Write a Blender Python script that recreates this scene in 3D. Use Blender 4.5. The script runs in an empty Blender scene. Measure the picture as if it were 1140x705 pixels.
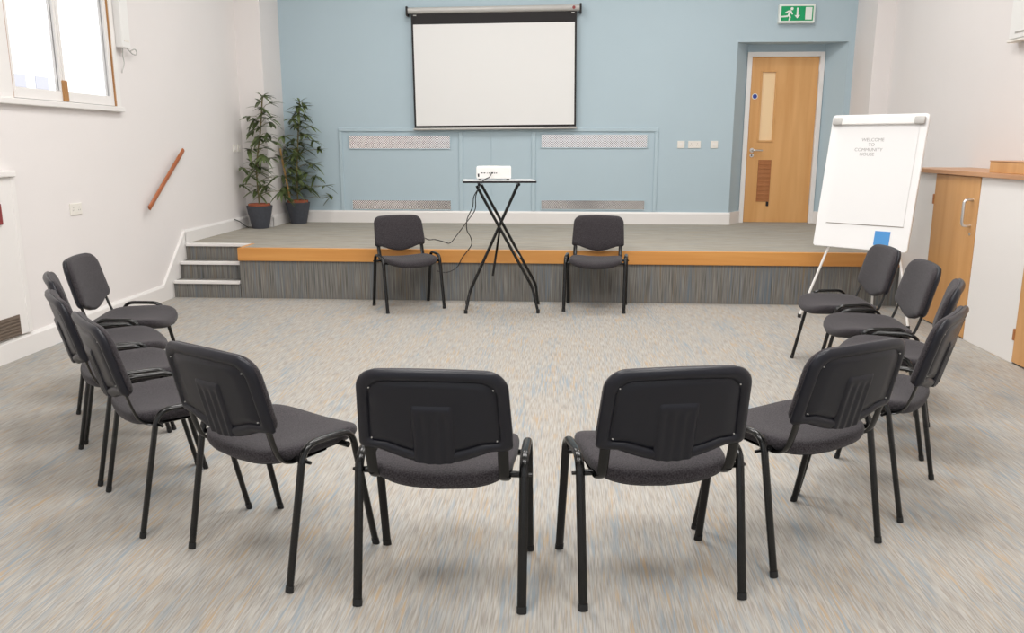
import bpy, bmesh, math, random
from mathutils import Vector, Matrix

random.seed(7)
PI = math.pi
scene = bpy.context.scene
COL = scene.collection

# ------------------------------------------------------------------ helpers
def tag(o, label=None, cat=None, group=None, kind=None):
    if label: o['label'] = label
    if cat: o['category'] = cat
    if group: o['group'] = group
    if kind: o['kind'] = kind
    return o

def thing(name, label, cat, loc=(0, 0, 0), rz=0.0, group=None, kind=None):
    o = bpy.data.objects.new(name, None)
    o.empty_display_size = 0.1
    COL.objects.link(o)
    o.location = loc
    o.rotation_euler = (0, 0, rz)
    return tag(o, label, cat, group, kind)

def obj(name, bm, m, parent=None, smooth=False, angle=40):
    bmesh.ops.recalc_face_normals(bm, faces=bm.faces[:])
    me = bpy.data.meshes.new(name)
    bm.to_mesh(me); bm.free()
    me.materials.append(m)
    if smooth:
        for p in me.polygons: p.use_smooth = True
        try: me.set_sharp_from_angle(angle=math.radians(angle))
        except Exception: pass
    o = bpy.data.objects.new(name, me)
    COL.objects.link(o)
    if parent is not None: o.parent = parent
    return o

def struct(name, bm, m, parent=None, **kw):
    o = obj(name, bm, m, parent, **kw)
    if parent is None: o['kind'] = 'structure'
    return o

def box(bm, x0, x1, y0, y1, z0, z1, bevel=0.0, seg=2, M=None):
    b = bmesh.new()
    vs = [b.verts.new((x, y, z)) for x in (x0, x1) for y in (y0, y1) for z in (z0, z1)]
    for f in ((0,1,3,2),(4,6,7,5),(0,4,5,1),(2,3,7,6),(0,2,6,4),(1,5,7,3)):
        b.faces.new([vs[i] for i in f])
    bmesh.ops.recalc_face_normals(b, faces=b.faces[:])
    if bevel > 0:
        bmesh.ops.bevel(b, geom=b.edges[:], offset=bevel, segments=seg, profile=0.5, affect='EDGES')
    if M is not None: bmesh.ops.transform(b, matrix=M, verts=b.verts[:])
    me = bpy.data.meshes.new('t'); b.to_mesh(me); b.free()
    bm.from_mesh(me); bpy.data.meshes.remove(me)

def prism(bm, pts, axis, a0, a1):
    """extrude a closed 2D polygon along axis ('x','y','z')"""
    def P(p, a):
        if axis == 'x': return (a, p[0], p[1])
        if axis == 'y': return (p[0], a, p[1])
        return (p[0], p[1], a)
    A = [bm.verts.new(P(p, a0)) for p in pts]
    B = [bm.verts.new(P(p, a1)) for p in pts]
    n = len(pts)
    bm.faces.new(A); bm.faces.new(B[::-1])
    for i in range(n):
        bm.faces.new((A[i], B[i], B[(i+1) % n], A[(i+1) % n]))

def loft(bm, rings, cap0=True, cap1=True):
    R = [[bm.verts.new(p) for p in r] for r in rings]
    n = len(R[0])
    for a, b in zip(R, R[1:]):
        for i in range(n):
            bm.faces.new((a[i], a[(i+1) % n], b[(i+1) % n], b[i]))
    for r, c in ((R[0], cap0), (R[-1], cap1)):
        if c:
            ctr = Vector((0, 0, 0))
            for v in r: ctr += v.co
            cv = bm.verts.new(ctr / n)
            for i in range(n): bm.faces.new((r[i], r[(i+1) % n], cv))
    return R

def tube(bm, path, ra, rb=None, side=(1, 0, 0), n=10, cap=True):
    rb = rb or ra
    path = [Vector(p) for p in path]
    side = Vector(side)
    rings = []
    for i, p in enumerate(path):
        t = (path[min(i+1, len(path)-1)] - path[max(i-1, 0)]).normalized()
        a = side - t * side.dot(t)
        if a.length < 1e-4: a = Vector((0, 1, 0)) - t * t.y
        a.normalize(); b = t.cross(a)
        rings.append([p + a*ra*math.cos(2*PI*k/n) + b*rb*math.sin(2*PI*k/n) for k in range(n)])
    loft(bm, rings, cap, cap)

def fillet(pts, r, seg=6):
    pts = [Vector(p) for p in pts]
    out = [pts[0]]
    for i in range(1, len(pts)-1):
        p = pts[i]; a = (pts[i-1]-p); b = (pts[i+1]-p)
        d = min(r, a.length*.49, b.length*.49)
        A = p + a.normalized()*d; B = p + b.normalized()*d
        for k in range(seg+1):
            t = k/seg
            out.append(A*(1-t)**2 + p*2*t*(1-t) + B*t*t)
    out.append(pts[-1])
    return out

def spline(pts, seg=8):
    P = [Vector(p) for p in pts]
    P = [P[0]*2-P[1]] + P + [P[-1]*2-P[-2]]
    out = []
    for i in range(1, len(P)-2):
        for k in range(seg):
            t = k/seg
            out.append(.5*((2*P[i]) + (P[i+1]-P[i-1])*t + (2*P[i-1]-5*P[i]+4*P[i+1]-P[i+2])*t*t + (3*P[i]-P[i-1]-3*P[i+1]+P[i+2])*t**3))
    out.append(P[-2])
    return out

def disc_ring(cx, cy, z, r, n=24):
    return [(cx+r*math.cos(2*PI*k/n), cy+r*math.sin(2*PI*k/n), z) for k in range(n)]

def dup(root):
    r = root.copy(); COL.objects.link(r)
    for ch in root.children:
        c = ch.copy(); COL.objects.link(c); c.parent = r
        for g in ch.children:
            d = g.copy(); COL.objects.link(d); d.parent = c
    return r

def text_mesh(name, body, size, m, parent, M, depth=0.0006, align='CENTER'):
    cu = bpy.data.curves.new('txt', 'FONT')
    cu.body = body; cu.size = size; cu.align_x = align; cu.align_y = 'CENTER'; cu.extrude = depth
    t = bpy.data.objects.new('txt', cu); COL.objects.link(t)
    dg = bpy.context.evaluated_depsgraph_get()
    me = bpy.data.meshes.new_from_object(t.evaluated_get(dg))
    bpy.data.objects.remove(t)
    me.name = name
    me.transform(M); me.materials.clear(); me.materials.append(m)
    o = bpy.data.objects.new(name, me); COL.objects.link(o); o.parent = parent
    return o

# ------------------------------------------------------------------ materials
def mat(name, col, rough=.6, metal=0.0, spec=.5, noise=None, bump=None, sheen=0.0, emit=None, coat=0.0):
    """noise = (scale, amount)  brightness mottling;  bump = (scale, strength)"""
    m = bpy.data.materials.new(name); m.use_nodes = True
    nt = m.node_tree; b = nt.nodes['Principled BSDF']
    b.inputs['Base Color'].default_value = (*col, 1)
    b.inputs['Roughness'].default_value = rough
    b.inputs['Metallic'].default_value = metal
    b.inputs['Specular IOR Level'].default_value = spec
    if sheen: b.inputs['Sheen Weight'].default_value = sheen
    if coat: b.inputs['Coat Weight'].default_value = coat
    if emit:
        b.inputs['Emission Color'].default_value = (*emit[0], 1); b.inputs['Emission Strength'].default_value = emit[1]
    tc = nt.nodes.new('ShaderNodeTexCoord')
    if noise:
        n = nt.nodes.new('ShaderNodeTexNoise'); n.inputs['Scale'].default_value = noise[0]; n.inputs['Detail'].default_value = 4
        r = nt.nodes.new('ShaderNodeMapRange'); r.inputs['From Min'].default_value = .3; r.inputs['From Max'].default_value = .7
        r.inputs['To Min'].default_value = 1-noise[1]; r.inputs['To Max'].default_value = 1+noise[1]
        mx = nt.nodes.new('ShaderNodeMix'); mx.data_type = 'RGBA'; mx.blend_type = 'MULTIPLY'; mx.inputs[0].default_value = 1
        mx.inputs[6].default_value = (*col, 1)
        nt.links.new(tc.outputs['Object'], n.inputs['Vector']); nt.links.new(n.outputs[0], r.inputs[0])
        nt.links.new(r.outputs[0], mx.inputs[7]); nt.links.new(mx.outputs[2], b.inputs['Base Color'])
    if bump:
        n = nt.nodes.new('ShaderNodeTexNoise'); n.inputs['Scale'].default_value = bump[0]; n.inputs['Detail'].default_value = 3
        bp = nt.nodes.new('ShaderNodeBump'); bp.inputs['Strength'].default_value = bump[1]; bp.inputs['Distance'].default_value = .002
        nt.links.new(tc.outputs['Object'], n.inputs['Vector']); nt.links.new(n.outputs[0], bp.inputs['Height']); nt.links.new(bp.outputs[0], b.inputs['Normal'])
    return m

def carpet(name, stretch, tones, patch):
    """strand streaks: stretch = object-space scale vector (cross, along)"""
    m = bpy.data.materials.new(name); m.use_nodes = True
    nt = m.node_tree; b = nt.nodes['Principled BSDF']; b.inputs['Roughness'].default_value = .95
    b.inputs['Specular IOR Level'].default_value = .15
    tc = nt.nodes.new('ShaderNodeTexCoord')
    def streak(k, detail, seed, st=stretch):
        mp = nt.nodes.new('ShaderNodeMapping'); mp.inputs['Scale'].default_value = [s*k for s in st]
        mp.inputs['Location'].default_value = (seed, seed*1.7, seed*.6)
        n = nt.nodes.new('ShaderNodeTexNoise'); n.inputs['Scale'].default_value = 1; n.inputs['Detail'].default_value = detail
        nt.links.new(tc.outputs['Object'], mp.inputs[0]); nt.links.new(mp.outputs[0], n.inputs['Vector'])
        return n.outputs[0]
    def ramp(src, stops):
        r = nt.nodes.new('ShaderNodeValToRGB'); e = r.color_ramp.elements
        e[0].position, e[0].color = stops[0][0], (*stops[0][1], 1)
        e[1].position, e[1].color = stops[-1][0], (*stops[-1][1], 1)
        for p, c in stops[1:-1]:
            x = e.new(p); x.color = (*c, 1)
        nt.links.new(src, r.inputs[0]); return r.outputs[0]
    def mix(f, a, bb, mode='MIX'):
        x = nt.nodes.new('ShaderNodeMix'); x.data_type = 'RGBA'; x.blend_type = mode
        if isinstance(f, float): x.inputs[0].default_value = f
        else: nt.links.new(f, x.inputs[0])
        nt.links.new(a, x.inputs[6]); nt.links.new(bb, x.inputs[7]); return x.outputs[2]
    base = ramp(streak(1.0, 3, 0), [(.3, tones['dark']), (.45, tones['mid']), (.55, tones['light']), (.7, tones['pale'])])
    blue = ramp(streak(.55, 3, 11), [(.47, (0, 0, 0)), (.66, (1, 1, 1))])
    sand = ramp(streak(.6, 3, 23), [(.53, (0, 0, 0)), (.66, (1, 1, 1))])
    cb = nt.nodes.new('ShaderNodeRGB'); cb.outputs[0].default_value = (*tones['blue'], 1)
    cs = nt.nodes.new('ShaderNodeRGB'); cs.outputs[0].default_value = (*tones['sand'], 1)
    def scaled(v, k):
        x = nt.nodes.new('ShaderNodeMath'); x.operation = 'MULTIPLY'; x.inputs[1].default_value = k
        nt.links.new(v, x.inputs[0]); return x.outputs[0]
    pb = ramp(streak(1, 3, 31, patch), [(.42, (.15, .15, .15)), (.62, (1, 1, 1))])
    psd = ramp(streak(1.2, 3, 47, patch), [(.42, (.15, .15, .15)), (.62, (1, 1, 1))])
    def mul(a, b_):
        x = nt.nodes.new('ShaderNodeMath'); x.operation = 'MULTIPLY'
        nt.links.new(a, x.inputs[0]); nt.links.new(b_, x.inputs[1]); return x.outputs[0]
    c = mix(mul(blue, pb), base, cb.outputs[0])
    c = mix(mul(sand, psd), c, cs.outputs[0])
    nt.links.new(c, b.inputs['Base Color'])
    bp = nt.nodes.new('ShaderNodeBump'); bp.inputs['Strength'].default_value = .35; bp.inputs['Distance'].default_value = .003
    nt.links.new(streak(2.0, 2, 5), bp.inputs['Height']); nt.links.new(bp.outputs[0], b.inputs['Normal'])
    return m

def wood(name, base, dark, scale, rough=.42):
    m = bpy.data.materials.new(name); m.use_nodes = True
    nt = m.node_tree; b = nt.nodes['Principled BSDF']; b.inputs['Roughness'].default_value = rough
    tc = nt.nodes.new('ShaderNodeTexCoord'); mp = nt.nodes.new('ShaderNodeMapping'); mp.inputs['Scale'].default_value = scale
    n = nt.nodes.new('ShaderNodeTexNoise'); n.inputs['Scale'].default_value = 1; n.inputs['Detail'].default_value = 6; n.inputs['Distortion'].default_value = .6
    r = nt.nodes.new('ShaderNodeValToRGB'); e = r.color_ramp.elements
    e[0].position, e[0].color = .32, (*dark, 1); e[1].position, e[1].color = .68, (*base, 1)
    nt.links.new(tc.outputs['Object'], mp.inputs[0]); nt.links.new(mp.outputs[0], n.inputs['Vector'])
    nt.links.new(n.outputs[0], r.inputs[0]); nt.links.new(r.outputs[0], b.inputs['Base Color'])
    return m

def perforated(name):
    m = bpy.data.materials.new(name); m.use_nodes = True
    nt = m.node_tree; b = nt.nodes['Principled BSDF']
    b.inputs['Roughness'].default_value = .2
    tc = nt.nodes.new('ShaderNodeTexCoord'); mp = nt.nodes.new('ShaderNodeMapping')
    mp.inputs['Rotation'].default_value = (0, PI/4, 0); mp.inputs['Scale'].default_value = (54, 54, 54)
    fr = nt.nodes.new('ShaderNodeVectorMath'); fr.operation = 'FRACTION'
    sb = nt.nodes.new('ShaderNodeVectorMath'); sb.operation = 'SUBTRACT'; sb.inputs[1].default_value = (.5, .5, .5)
    ml = nt.nodes.new('ShaderNodeVectorMath'); ml.operation = 'MULTIPLY'; ml.inputs[1].default_value = (1, 0, 1)
    ln = nt.nodes.new('ShaderNodeVectorMath'); ln.operation = 'LENGTH'
    lt = nt.nodes.new('ShaderNodeMath'); lt.operation = 'LESS_THAN'; lt.inputs[1].default_value = .32
    mx = nt.nodes.new('ShaderNodeMix'); mx.data_type = 'RGBA'
    mx.inputs[6].default_value = (.92, .89, .88, 1); mx.inputs[7].default_value = (.05, .045, .045, 1)
    mt = nt.nodes.new('ShaderNodeMath'); mt.operation = 'SUBTRACT'; mt.inputs[0].default_value = 1
    sc = nt.nodes.new('ShaderNodeMath'); sc.operation = 'MULTIPLY'; sc.inputs[1].default_value = .85
    L = nt.links.new
    L(tc.outputs['Object'], mp.inputs[0]); L(mp.outputs[0], fr.inputs[0]); L(fr.outputs[0], sb.inputs[0]); L(sb.outputs[0], ml.inputs[0])
    L(ml.outputs[0], ln.inputs[0]); L(ln.outputs['Value'], lt.inputs[0]); L(lt.outputs[0], mx.inputs[0]); L(mx.outputs[2], b.inputs['Base Color'])
    nz = nt.nodes.new('ShaderNodeTexNoise'); nz.inputs['Scale'].default_value = 4; bp = nt.nodes.new('ShaderNodeBump'); bp.inputs['Strength'].default_value = .12; bp.inputs['Distance'].default_value = .03
    L(tc.outputs['Object'], nz.inputs['Vector']); L(nz.outputs[0], bp.inputs['Height']); L(bp.outputs[0], b.inputs['Normal'])
    L(lt.outputs[0], mt.inputs[1]); L(mt.outputs[0], sc.inputs[0]); L(sc.outputs[0], b.inputs['Metallic'])
    return m

MT = {
 'wall': mat('white_wall_paint', (.80, .765, .752), .85, noise=(1.5, .012)),
 'blue': mat('blue_wall_paint', (.455, .568, .63), .8, noise=(1.2, .012)),
 'ceil': mat('ceiling_paint', (.85, .84, .82), .9),
 'gloss': mat('white_gloss_paint', (.83, .805, .785), .45),
 'white': mat('white_plastic', (.84, .83, .81), .4),
 'switch': mat('cream_plastic', (.82, .79, .73), .4),
 'fabric': mat('charcoal_fabric', (.043, .038, .042), .95, spec=.2, noise=(210, .6), bump=(400, .5), sheen=.12),
 'shell': mat('black_moulded_plastic', (.0085, .009, .0145), .36, spec=.36, bump=(900, .1)),
 'metal': mat('black_gloss_metal', (.005, .005, .005), .2, spec=.42),
 'rubber': mat('black_rubber', (.012, .012, .012), .8),
 'steel': mat('brushed_steel', (.72, .72, .72), .28, metal=1.0),
 'alu': mat('grey_aluminium', (.50, .49, .47), .42, metal=.1),
 'oakv': wood('oak_veneer_vertical', (.74, .415, .165), (.65, .335, .115), (9, 9, .7)),
 'oakd': wood('cupboard_oak_veneer', (.66, .365, .15), (.56, .285, .10), (9, 9, .6)),
 'oakh': wood('oak_edge_board', (.70, .34, .095), (.60, .26, .06), (.8, 9, 12)),
 'oaky': wood('beech_worktop', (.58, .32, .17), (.48, .245, .12), (12, 1, 9)),
 'brown': wood('brown_panel', (.42, .17, .06), (.35, .13, .04), (9, 9, 1)),
 'rail': wood('varnished_handrail', (.42, .13, .04), (.34, .09, .025), (9, 2, 2), .3),
 'latch': wood('window_catch_wood', (.50, .27, .10), (.38, .18, .06), (9, 9, 2)),
 'screen': mat('matt_white_screen', (.80, .80, .79), .9),
 'black': mat('matt_black', (.018, .016, .017), .8),
 'paper': mat('white_paper', (.82, .82, .82), .7),
 'board': mat('whiteboard_enamel', (.86, .86, .86), .22),
 'ink': mat('grey_print', (.40, .39, .39), .8),
 'bluecard': mat('blue_card', (.07, .29, .64), .5),
 'green': mat('exit_green', (0, .34, .12), .4),
 'signwhite': mat('sign_white', (.80, .84, .80), .4),
 'mand': mat('mandatory_blue', (.03, .06, .35), .4),
 'pot': mat('slate_grey_pot', (.055, .06, .075), .55, noise=(30, .12)),
 'terra': mat('terracotta_liner', (.42, .12, .06), .8, noise=(40, .2)),
 'soil': mat('soil', (.10, .05, .03), .95, noise=(60, .4)),
 'stem': mat('green_brown_stem', (.20, .17, .07), .7, noise=(30, .25)),
 'stake': mat('bamboo_stake', (.55, .33, .12), .6),
 'leaf': mat('leaf_green', (.105, .14, .05), .5, noise=(9, .5)),
 'grille': perforated('perforated_metal'),
 'holes': mat('socket_grey', (.45, .43, .40), .6),
 'vent': mat('brown_vent', (.17, .13, .10), .6),
 'cable': mat('black_cable', (.015, .015, .015), .6),
 'red': mat('dark_red', (.25, .04, .04), .5),
 'facade': mat('pale_render', (.95, .95, .95), .9),
 'fwin': mat('far_window', (.42, .42, .48), .6),
 'lens': mat('glass_lens', (.02, .02, .03), .1),
}
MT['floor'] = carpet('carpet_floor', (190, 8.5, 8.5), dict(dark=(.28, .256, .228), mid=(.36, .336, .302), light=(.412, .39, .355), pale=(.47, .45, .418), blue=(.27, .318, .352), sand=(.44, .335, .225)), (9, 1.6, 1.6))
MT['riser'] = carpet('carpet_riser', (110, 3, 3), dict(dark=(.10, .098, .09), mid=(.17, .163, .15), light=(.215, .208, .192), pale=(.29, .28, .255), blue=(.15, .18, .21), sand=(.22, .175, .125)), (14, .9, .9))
MT['deck'] = carpet('carpet_stage', (5, 80, 5), dict(dark=(.26, .24, .205), mid=(.34, .315, .27), light=(.38, .355, .305), pale=(.43, .40, .35), blue=(.31, .315, .30), sand=(.38, .325, .25)), (1.2, 14, 2))

glass = bpy.data.materials.new('clear_glass'); glass.use_nodes = True
_n = glass.node_tree; _b = _n.nodes['Principled BSDF']; _b.inputs['Base Color'].default_value = (1, 1, 1, 1)
_b.inputs['Roughness'].default_value = 0.0; _b.inputs['Transmission Weight'].default_value = 1.0; _b.inputs['IOR'].default_value = 1.02
frost = mat('door_glass', (.92, .68, .40), .35, spec=.6)

# ------------------------------------------------------------------ room dimensions (metres)
XL, XR = -3.76, 3.60          # side walls
YB = 10.19                    # blue back wall
YP = 9.56                     # faces of the corner piers
XPL, XPR = -3.46, 3.405       # inner edges of the piers
YS = 7.55                     # stage front
ZS = .488                     # stage height
ZC = 4.4                      # ceiling
Y0 = -3.2                     # how far the room runs behind the camera

bm = bmesh.new(); box(bm, XL-.2, XR+.2, Y0, YB+.5, -.12, 0); struct('floor', bm, MT['floor'])
bm = bmesh.new(); box(bm, XL-.2, XR+.2, Y0, YB+.5, ZC, ZC+.15); struct('ceiling', bm, MT['ceil'])
bm = bmesh.new(); box(bm, XR, XR+.2, Y0, YB+.5, 0, ZC); struct('wall_right', bm, MT['wall'])
# left wall with window opening y 5.30..6.86, z 1.78..3.35 (and two more window openings nearer the camera, out of frame)
WIN = (5.44, 6.875, 1.74, 3.40)   # hole in the wall, wider than the joinery that closes it
bm = bmesh.new()
def wall_cells(ys, zs, holes, x0, x1):
    for i in range(len(ys)-1):
        for j in range(len(zs)-1):
            if (i, j) in holes: continue
            box(bm, x0, x1, ys[i], ys[i+1], zs[j], zs[j+1])
wall_cells([Y0, WIN[0], WIN[1], YB+.5], [0, WIN[2], WIN[3], ZC], {(1, 1)}, XL-.09, XL)
struct('wall_left', bm, MT['wall'])
# back wall with splayed door recess
bm = bmesh.new()
RX0, RX1, RZ = 2.055, 3.335, 2.64
DX0, DX1, YD = 2.235, 3.155, 10.47
box(bm, XL-.2, RX0, YB, YB+.5, 0, ZC)
box(bm, RX1, XR+.2, YB, YB+.5, 0, ZC)
box(bm, RX0, RX1, YB, YB+.5, RZ, ZC)
box(bm, RX0, RX1, YB, YB+.5, 0, ZS)
prism(bm, [(RX0, YB), (DX0, YD), (DX0, YB+.5), (RX0, YB+.5)], 'z', ZS, RZ)
prism(bm, [(RX1, YB), (DX1, YD), (DX1, YB+.5), (RX1, YB+.5)], 'z', ZS, RZ)
box(bm, DX0, DX1, YD, YB+.5, 2.555, RZ)
struct('wall_back', bm, MT['blue'])
bm = bmesh.new(); box(bm, XL, XPL, YP, YB, 0, ZC); struct('wall_left_pier', bm, MT['wall'])
bm = bmesh.new(); box(bm, XPR, XR, YP, YB, 0, ZC); struct('wall_right_pier', bm, MT['wall'])

# ------------------------------------------------------------------ stage and steps
stage = thing('stage', 'low carpeted stage with an orange oak front edge along the blue wall', 'stage', (0, YS, 0))
stage['kind'] = 'structure'
SX = -3.075
def L(bm_, o):  # shift mesh into parent space
    return bm_
bm = bmesh.new()
box(bm, SX, XR, 0.0, YB-YS, 0, ZS-.008)
box(bm, XL, SX, .31, YB-YS, 0, ZS-.008)
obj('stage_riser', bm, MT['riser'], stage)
bm = bmesh.new()
box(bm, SX+.03, XR, 0.03, YB-YS, ZS-.008, ZS)
box(bm, XL, SX+.03, .34, YB-YS, ZS-.008, ZS)
box(bm, RX0+.0, RX1, YB-YS, YD-YS+.12, ZS-.008, ZS+.002)
obj('stage_deck', bm, MT['deck'], stage)
bm = bmesh.new()
box(bm, SX-.005, XR, -.022, .03, ZS-.122, ZS+.002, .004)
box(bm, SX-.005, SX+.035, .0, .34, ZS-.122, ZS+.002, .004)
obj('oak_edge', bm, MT['oakh'], stage)['label'] = 'orange oak edge board'
steps = thing('steps', 'three carpeted steps with white nosings set into the left end of the stage', 'steps', (0, YS, 0), kind='structure')
for k, (yf, zt, yb) in enumerate(((0.0, .163, .16), (.16, .326, .31))):
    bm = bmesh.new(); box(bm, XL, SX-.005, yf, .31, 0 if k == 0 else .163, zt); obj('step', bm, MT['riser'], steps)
for yf, zt in ((0.0, .163), (.16, .326), (.31, .488)):
    bm = bmesh.new(); box(bm, XL+.03, SX-.005 if zt < .4 else SX+.0, yf-.025, yf+.03, zt-.026, zt+.004, .005)
    obj('nosing', bm, MT['gloss'], steps)['label'] = 'white step nosing'

# ------------------------------------------------------------------ baseboards
def skirt_profile(h, t):  # (out, z)
    return [(0, 0), (t, 0), (t, h-.02), (t*.55, h), (0, h)]
bm = bmesh.new()
prism(bm, [(XL+o, z) for o, z in skirt_profile(.15, .024)], 'y', Y0, 7.36)
prism(bm, [(XL+o, ZS+z) for o, z in skirt_profile(.13, .024)], 'y', 7.86, YP)
# raking string board beside the steps
prism(bm, [(7.36, 0), (7.56, 0), (7.56, .163), (7.72, .163), (7.72, .326), (7.87, .326), (7.87, ZS+.13), (7.36, .15)], 'x', XL, XL+.024)
struct('baseboard_left', bm, MT['gloss'])
bm = bmesh.new()
prism(bm, [(YP-o, ZS+z) for o, z in skirt_profile(.13, .022)], 'x', XL+.024, XPL+.022)
prism(bm, [(XPL+o, ZS+z) for o, z in skirt_profile(.13, .022)], 'y', YP-.02, YB)
struct('baseboard_left_pier', bm, MT['gloss'])
bm = bmesh.new()
prism(bm, [(YB-o, ZS+z) for o, z in skirt_profile(.15, .03)], 'x', XPL+.02, RX0+.01)
prism(bm, [(YB-o, ZS+z) for o, z in skirt_profile(.15, .03)], 'x', RX1-.01, XPR)
for s, xa, xb in ((1, RX0, DX0), (-1, RX1, DX1)):   # returns along the splayed reveals
    d = Vector((xb-xa, YD-YB)).normalized(); nn = Vector((d.y, -d.x))*s*.022
    prism(bm, [(xa, YB), (xb, YD), (xb+nn.x, YD+nn.y), (xa+nn.x, YB+nn.y-.0)], 'z', ZS, ZS+.15)
struct('baseboard_back', bm, MT['gloss'])
bm = bmesh.new()
prism(bm, [(XR-o, z) for o, z in skirt_profile(.15, .024)], 'y', Y0, 3.9)
prism(bm, [(XR-o, ZS+z) for o, z in skirt_profile(.13, .024)], 'y', YS+.05, YP)
prism(bm, [(YP-o, ZS+z) for o, z in skirt_profile(.13, .022)], 'x', XPR-.02, XR-.024)
struct('baseboard_right', bm, MT['gloss'])

# moulding strips framing the panels on the blue wall
bm = bmesh.new()
zt, zb = 1.655, ZS+.15
for xa, xb, za, zc in ((-2.775, 1.165, zt-.045, zt), (-2.775, -2.73, zb, zt-.045), (1.12, 1.165, zb, zt-.045),
                       (-1.275, -1.225, zb, zt-.045), (-.375, -.325, zb, zt-.045)):
    box(bm, xa, xb, YB-.018, YB, za, zc, .006)
struct('trim_1', bm, MT['blue'])
bm = bmesh.new(); box(bm, -.875, -.868, YB-.006, YB, zb, zt-.045, .001); struct('trim_2', bm, MT['blue'])

# ------------------------------------------------------------------ door in the recess
door = thing('door_1', 'oak door with a tall glass slot and a brown panel in the blue recess', 'door', (0, YD, 0), kind='structure')
FX0, FX1, FZ = DX0, DX1, 2.555
bm = bmesh.new()
box(bm, FX0, FX0+.055, -.03, .12, ZS, FZ, .004); box(bm, FX1-.055, FX1, -.03, .12, ZS, FZ, .004); box(bm, FX0+.055, FX1-.055, -.0295, .12, FZ-.055, FZ, .0)
obj('door_frame', bm, MT['gloss'], door)['label'] = 'white painted door frame'
LX0, LX1, LZ0, LZ1 = FX0+.058, FX1-.058, ZS+.008, FZ-.058
gx0, gx1, gz0, gz1 = 2.425, 2.60, 1.50, 2.33
px0, px1, pz0, pz1 = 2.445, 2.605, .755, 1.27
bm = bmesh.new()
for xa, xb, za, zc in ((LX0, gx0, LZ0, LZ1), (gx1, LX1, LZ0, LZ1), (gx0, gx1, LZ0, gz0), (gx0, gx1, gz1, LZ1)):
    box(bm, xa, xb, .01, .054, za, zc)
obj('door_leaf', bm, MT['oakv'], door)['label'] = 'oak veneer door leaf'
bm = bmesh.new(); box(bm, gx0, gx1, .024, .032, gz0, gz1); obj('glass_slot', bm, frost, door)
bm = bmesh.new()
for xa, xb, za, zc in ((gx0-.012, gx0+.008, gz0-.012, gz1+.012), (gx1-.008, gx1+.012, gz0-.012, gz1+.012), (gx0, gx1, gz0-.012, gz0+.008), (gx0, gx1, gz1-.008, gz1+.012)):
    box(bm, xa, xb, .0, .03, za, zc, .002)
obj('glazing_bead', bm, MT['oakv'], door)
bm = bmesh.new(); box(bm, px0, px1, .002, .012, pz0, pz1, .002)
for k in range(9): box(bm, px0+.008, px1-.008, -.003, .004, pz0+.03+k*.053, pz0+.05+k*.053, .002)
obj('brown_panel', bm, MT['brown'], door)['label'] = 'dark brown louvred panel'
bm = bmesh.new(); box(bm, 2.57, 2.598, -.012, .012, .70, .752, .004); obj('door_stop', bm, MT['black'], door)
h = None
bm = bmesh.new()
tube(bm, [(2.355, .012, 1.388), (2.355, -.004, 1.388)], .027, n=20); hd = obj('door_handle', bm, MT['steel'], door, smooth=True)
bm = bmesh.new(); tube(bm, fillet([(2.355, 0, 1.388), (2.355, -.055, 1.388), (2.475, -.055, 1.385)], .03), .010, n=10); obj('lever', bm, MT['steel'], hd, smooth=True)
bm = bmesh.new(); tube(bm, [(2.355, .012, 1.325), (2.355, -.002, 1.325)], .025, n=20); lk = obj('lock_escutcheon', bm, MT['steel'], door, smooth=True)
bm = bmesh.new(); box(bm, 2.348, 2.362, -.006, 0, 1.315, 1.335, .002); obj('keyhole', bm, MT['black'], lk)
bm = bmesh.new(); tube(bm, [(2.353, .012, 2.035), (2.353, .006, 2.035)], .035, n=24); ds = obj('door_disc', bm, MT['signwhite'], door, smooth=True)
ds['label'] = 'small round blue notice on the door'
bm = bmesh.new(); tube(bm, [(2.353, .008, 2.035), (2.353, .004, 2.035)], .027, n=24); obj('disc_face', bm, MT['mand'], ds, smooth=True)
for z in (.72, 1.55, 2.33):
    bm = bmesh.new(); tube(bm, [(LX1+.004, -.002, z), (LX1+.004, -.002, z+.09)], .008, n=8); obj('hinge', bm, MT['steel'], door, smooth=True)

# ------------------------------------------------------------------ window on the left wall
win = thing('window_1', 'white two-pane window high on the left wall', 'window', (XL, 0, 0), kind='structure')
wy0, wy1, wz0, wz1 = 5.515, 6.84, 1.765, 3.35
bm = bmesh.new()
for ya, yb_, za, zc in ((WIN[0]-.06, wy0, wz0, WIN[3]+.05), (wy1, wy1+.06, wz0, WIN[3]+.05), (wy0, wy1, wz1, WIN[3]+.05)):
    box(bm, .001, .022, ya, yb_, za, zc, .003)
for ya, yb_, za, zc in ((WIN[0]+.001, wy0-.001, wz0, WIN[3]-.001), (wy1+.001, WIN[1]-.001, wz0, WIN[3]-.001), (wy0, wy1, wz1+.001, WIN[3]-.001), (WIN[0]+.001, WIN[1]-.001, WIN[2]+.001, wz0-.001)):
    box(bm, -.05, -.001, ya, yb_, za, zc)
obj('window_frame', bm, MT['gloss'], win)
bm = bmesh.new(); box(bm, .001, .045, WIN[0]-.14, wy1+.075, wz0-.042, wz0, .006); obj('window_sill', bm, MT['gloss'], win)
ym = 6.13
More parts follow.
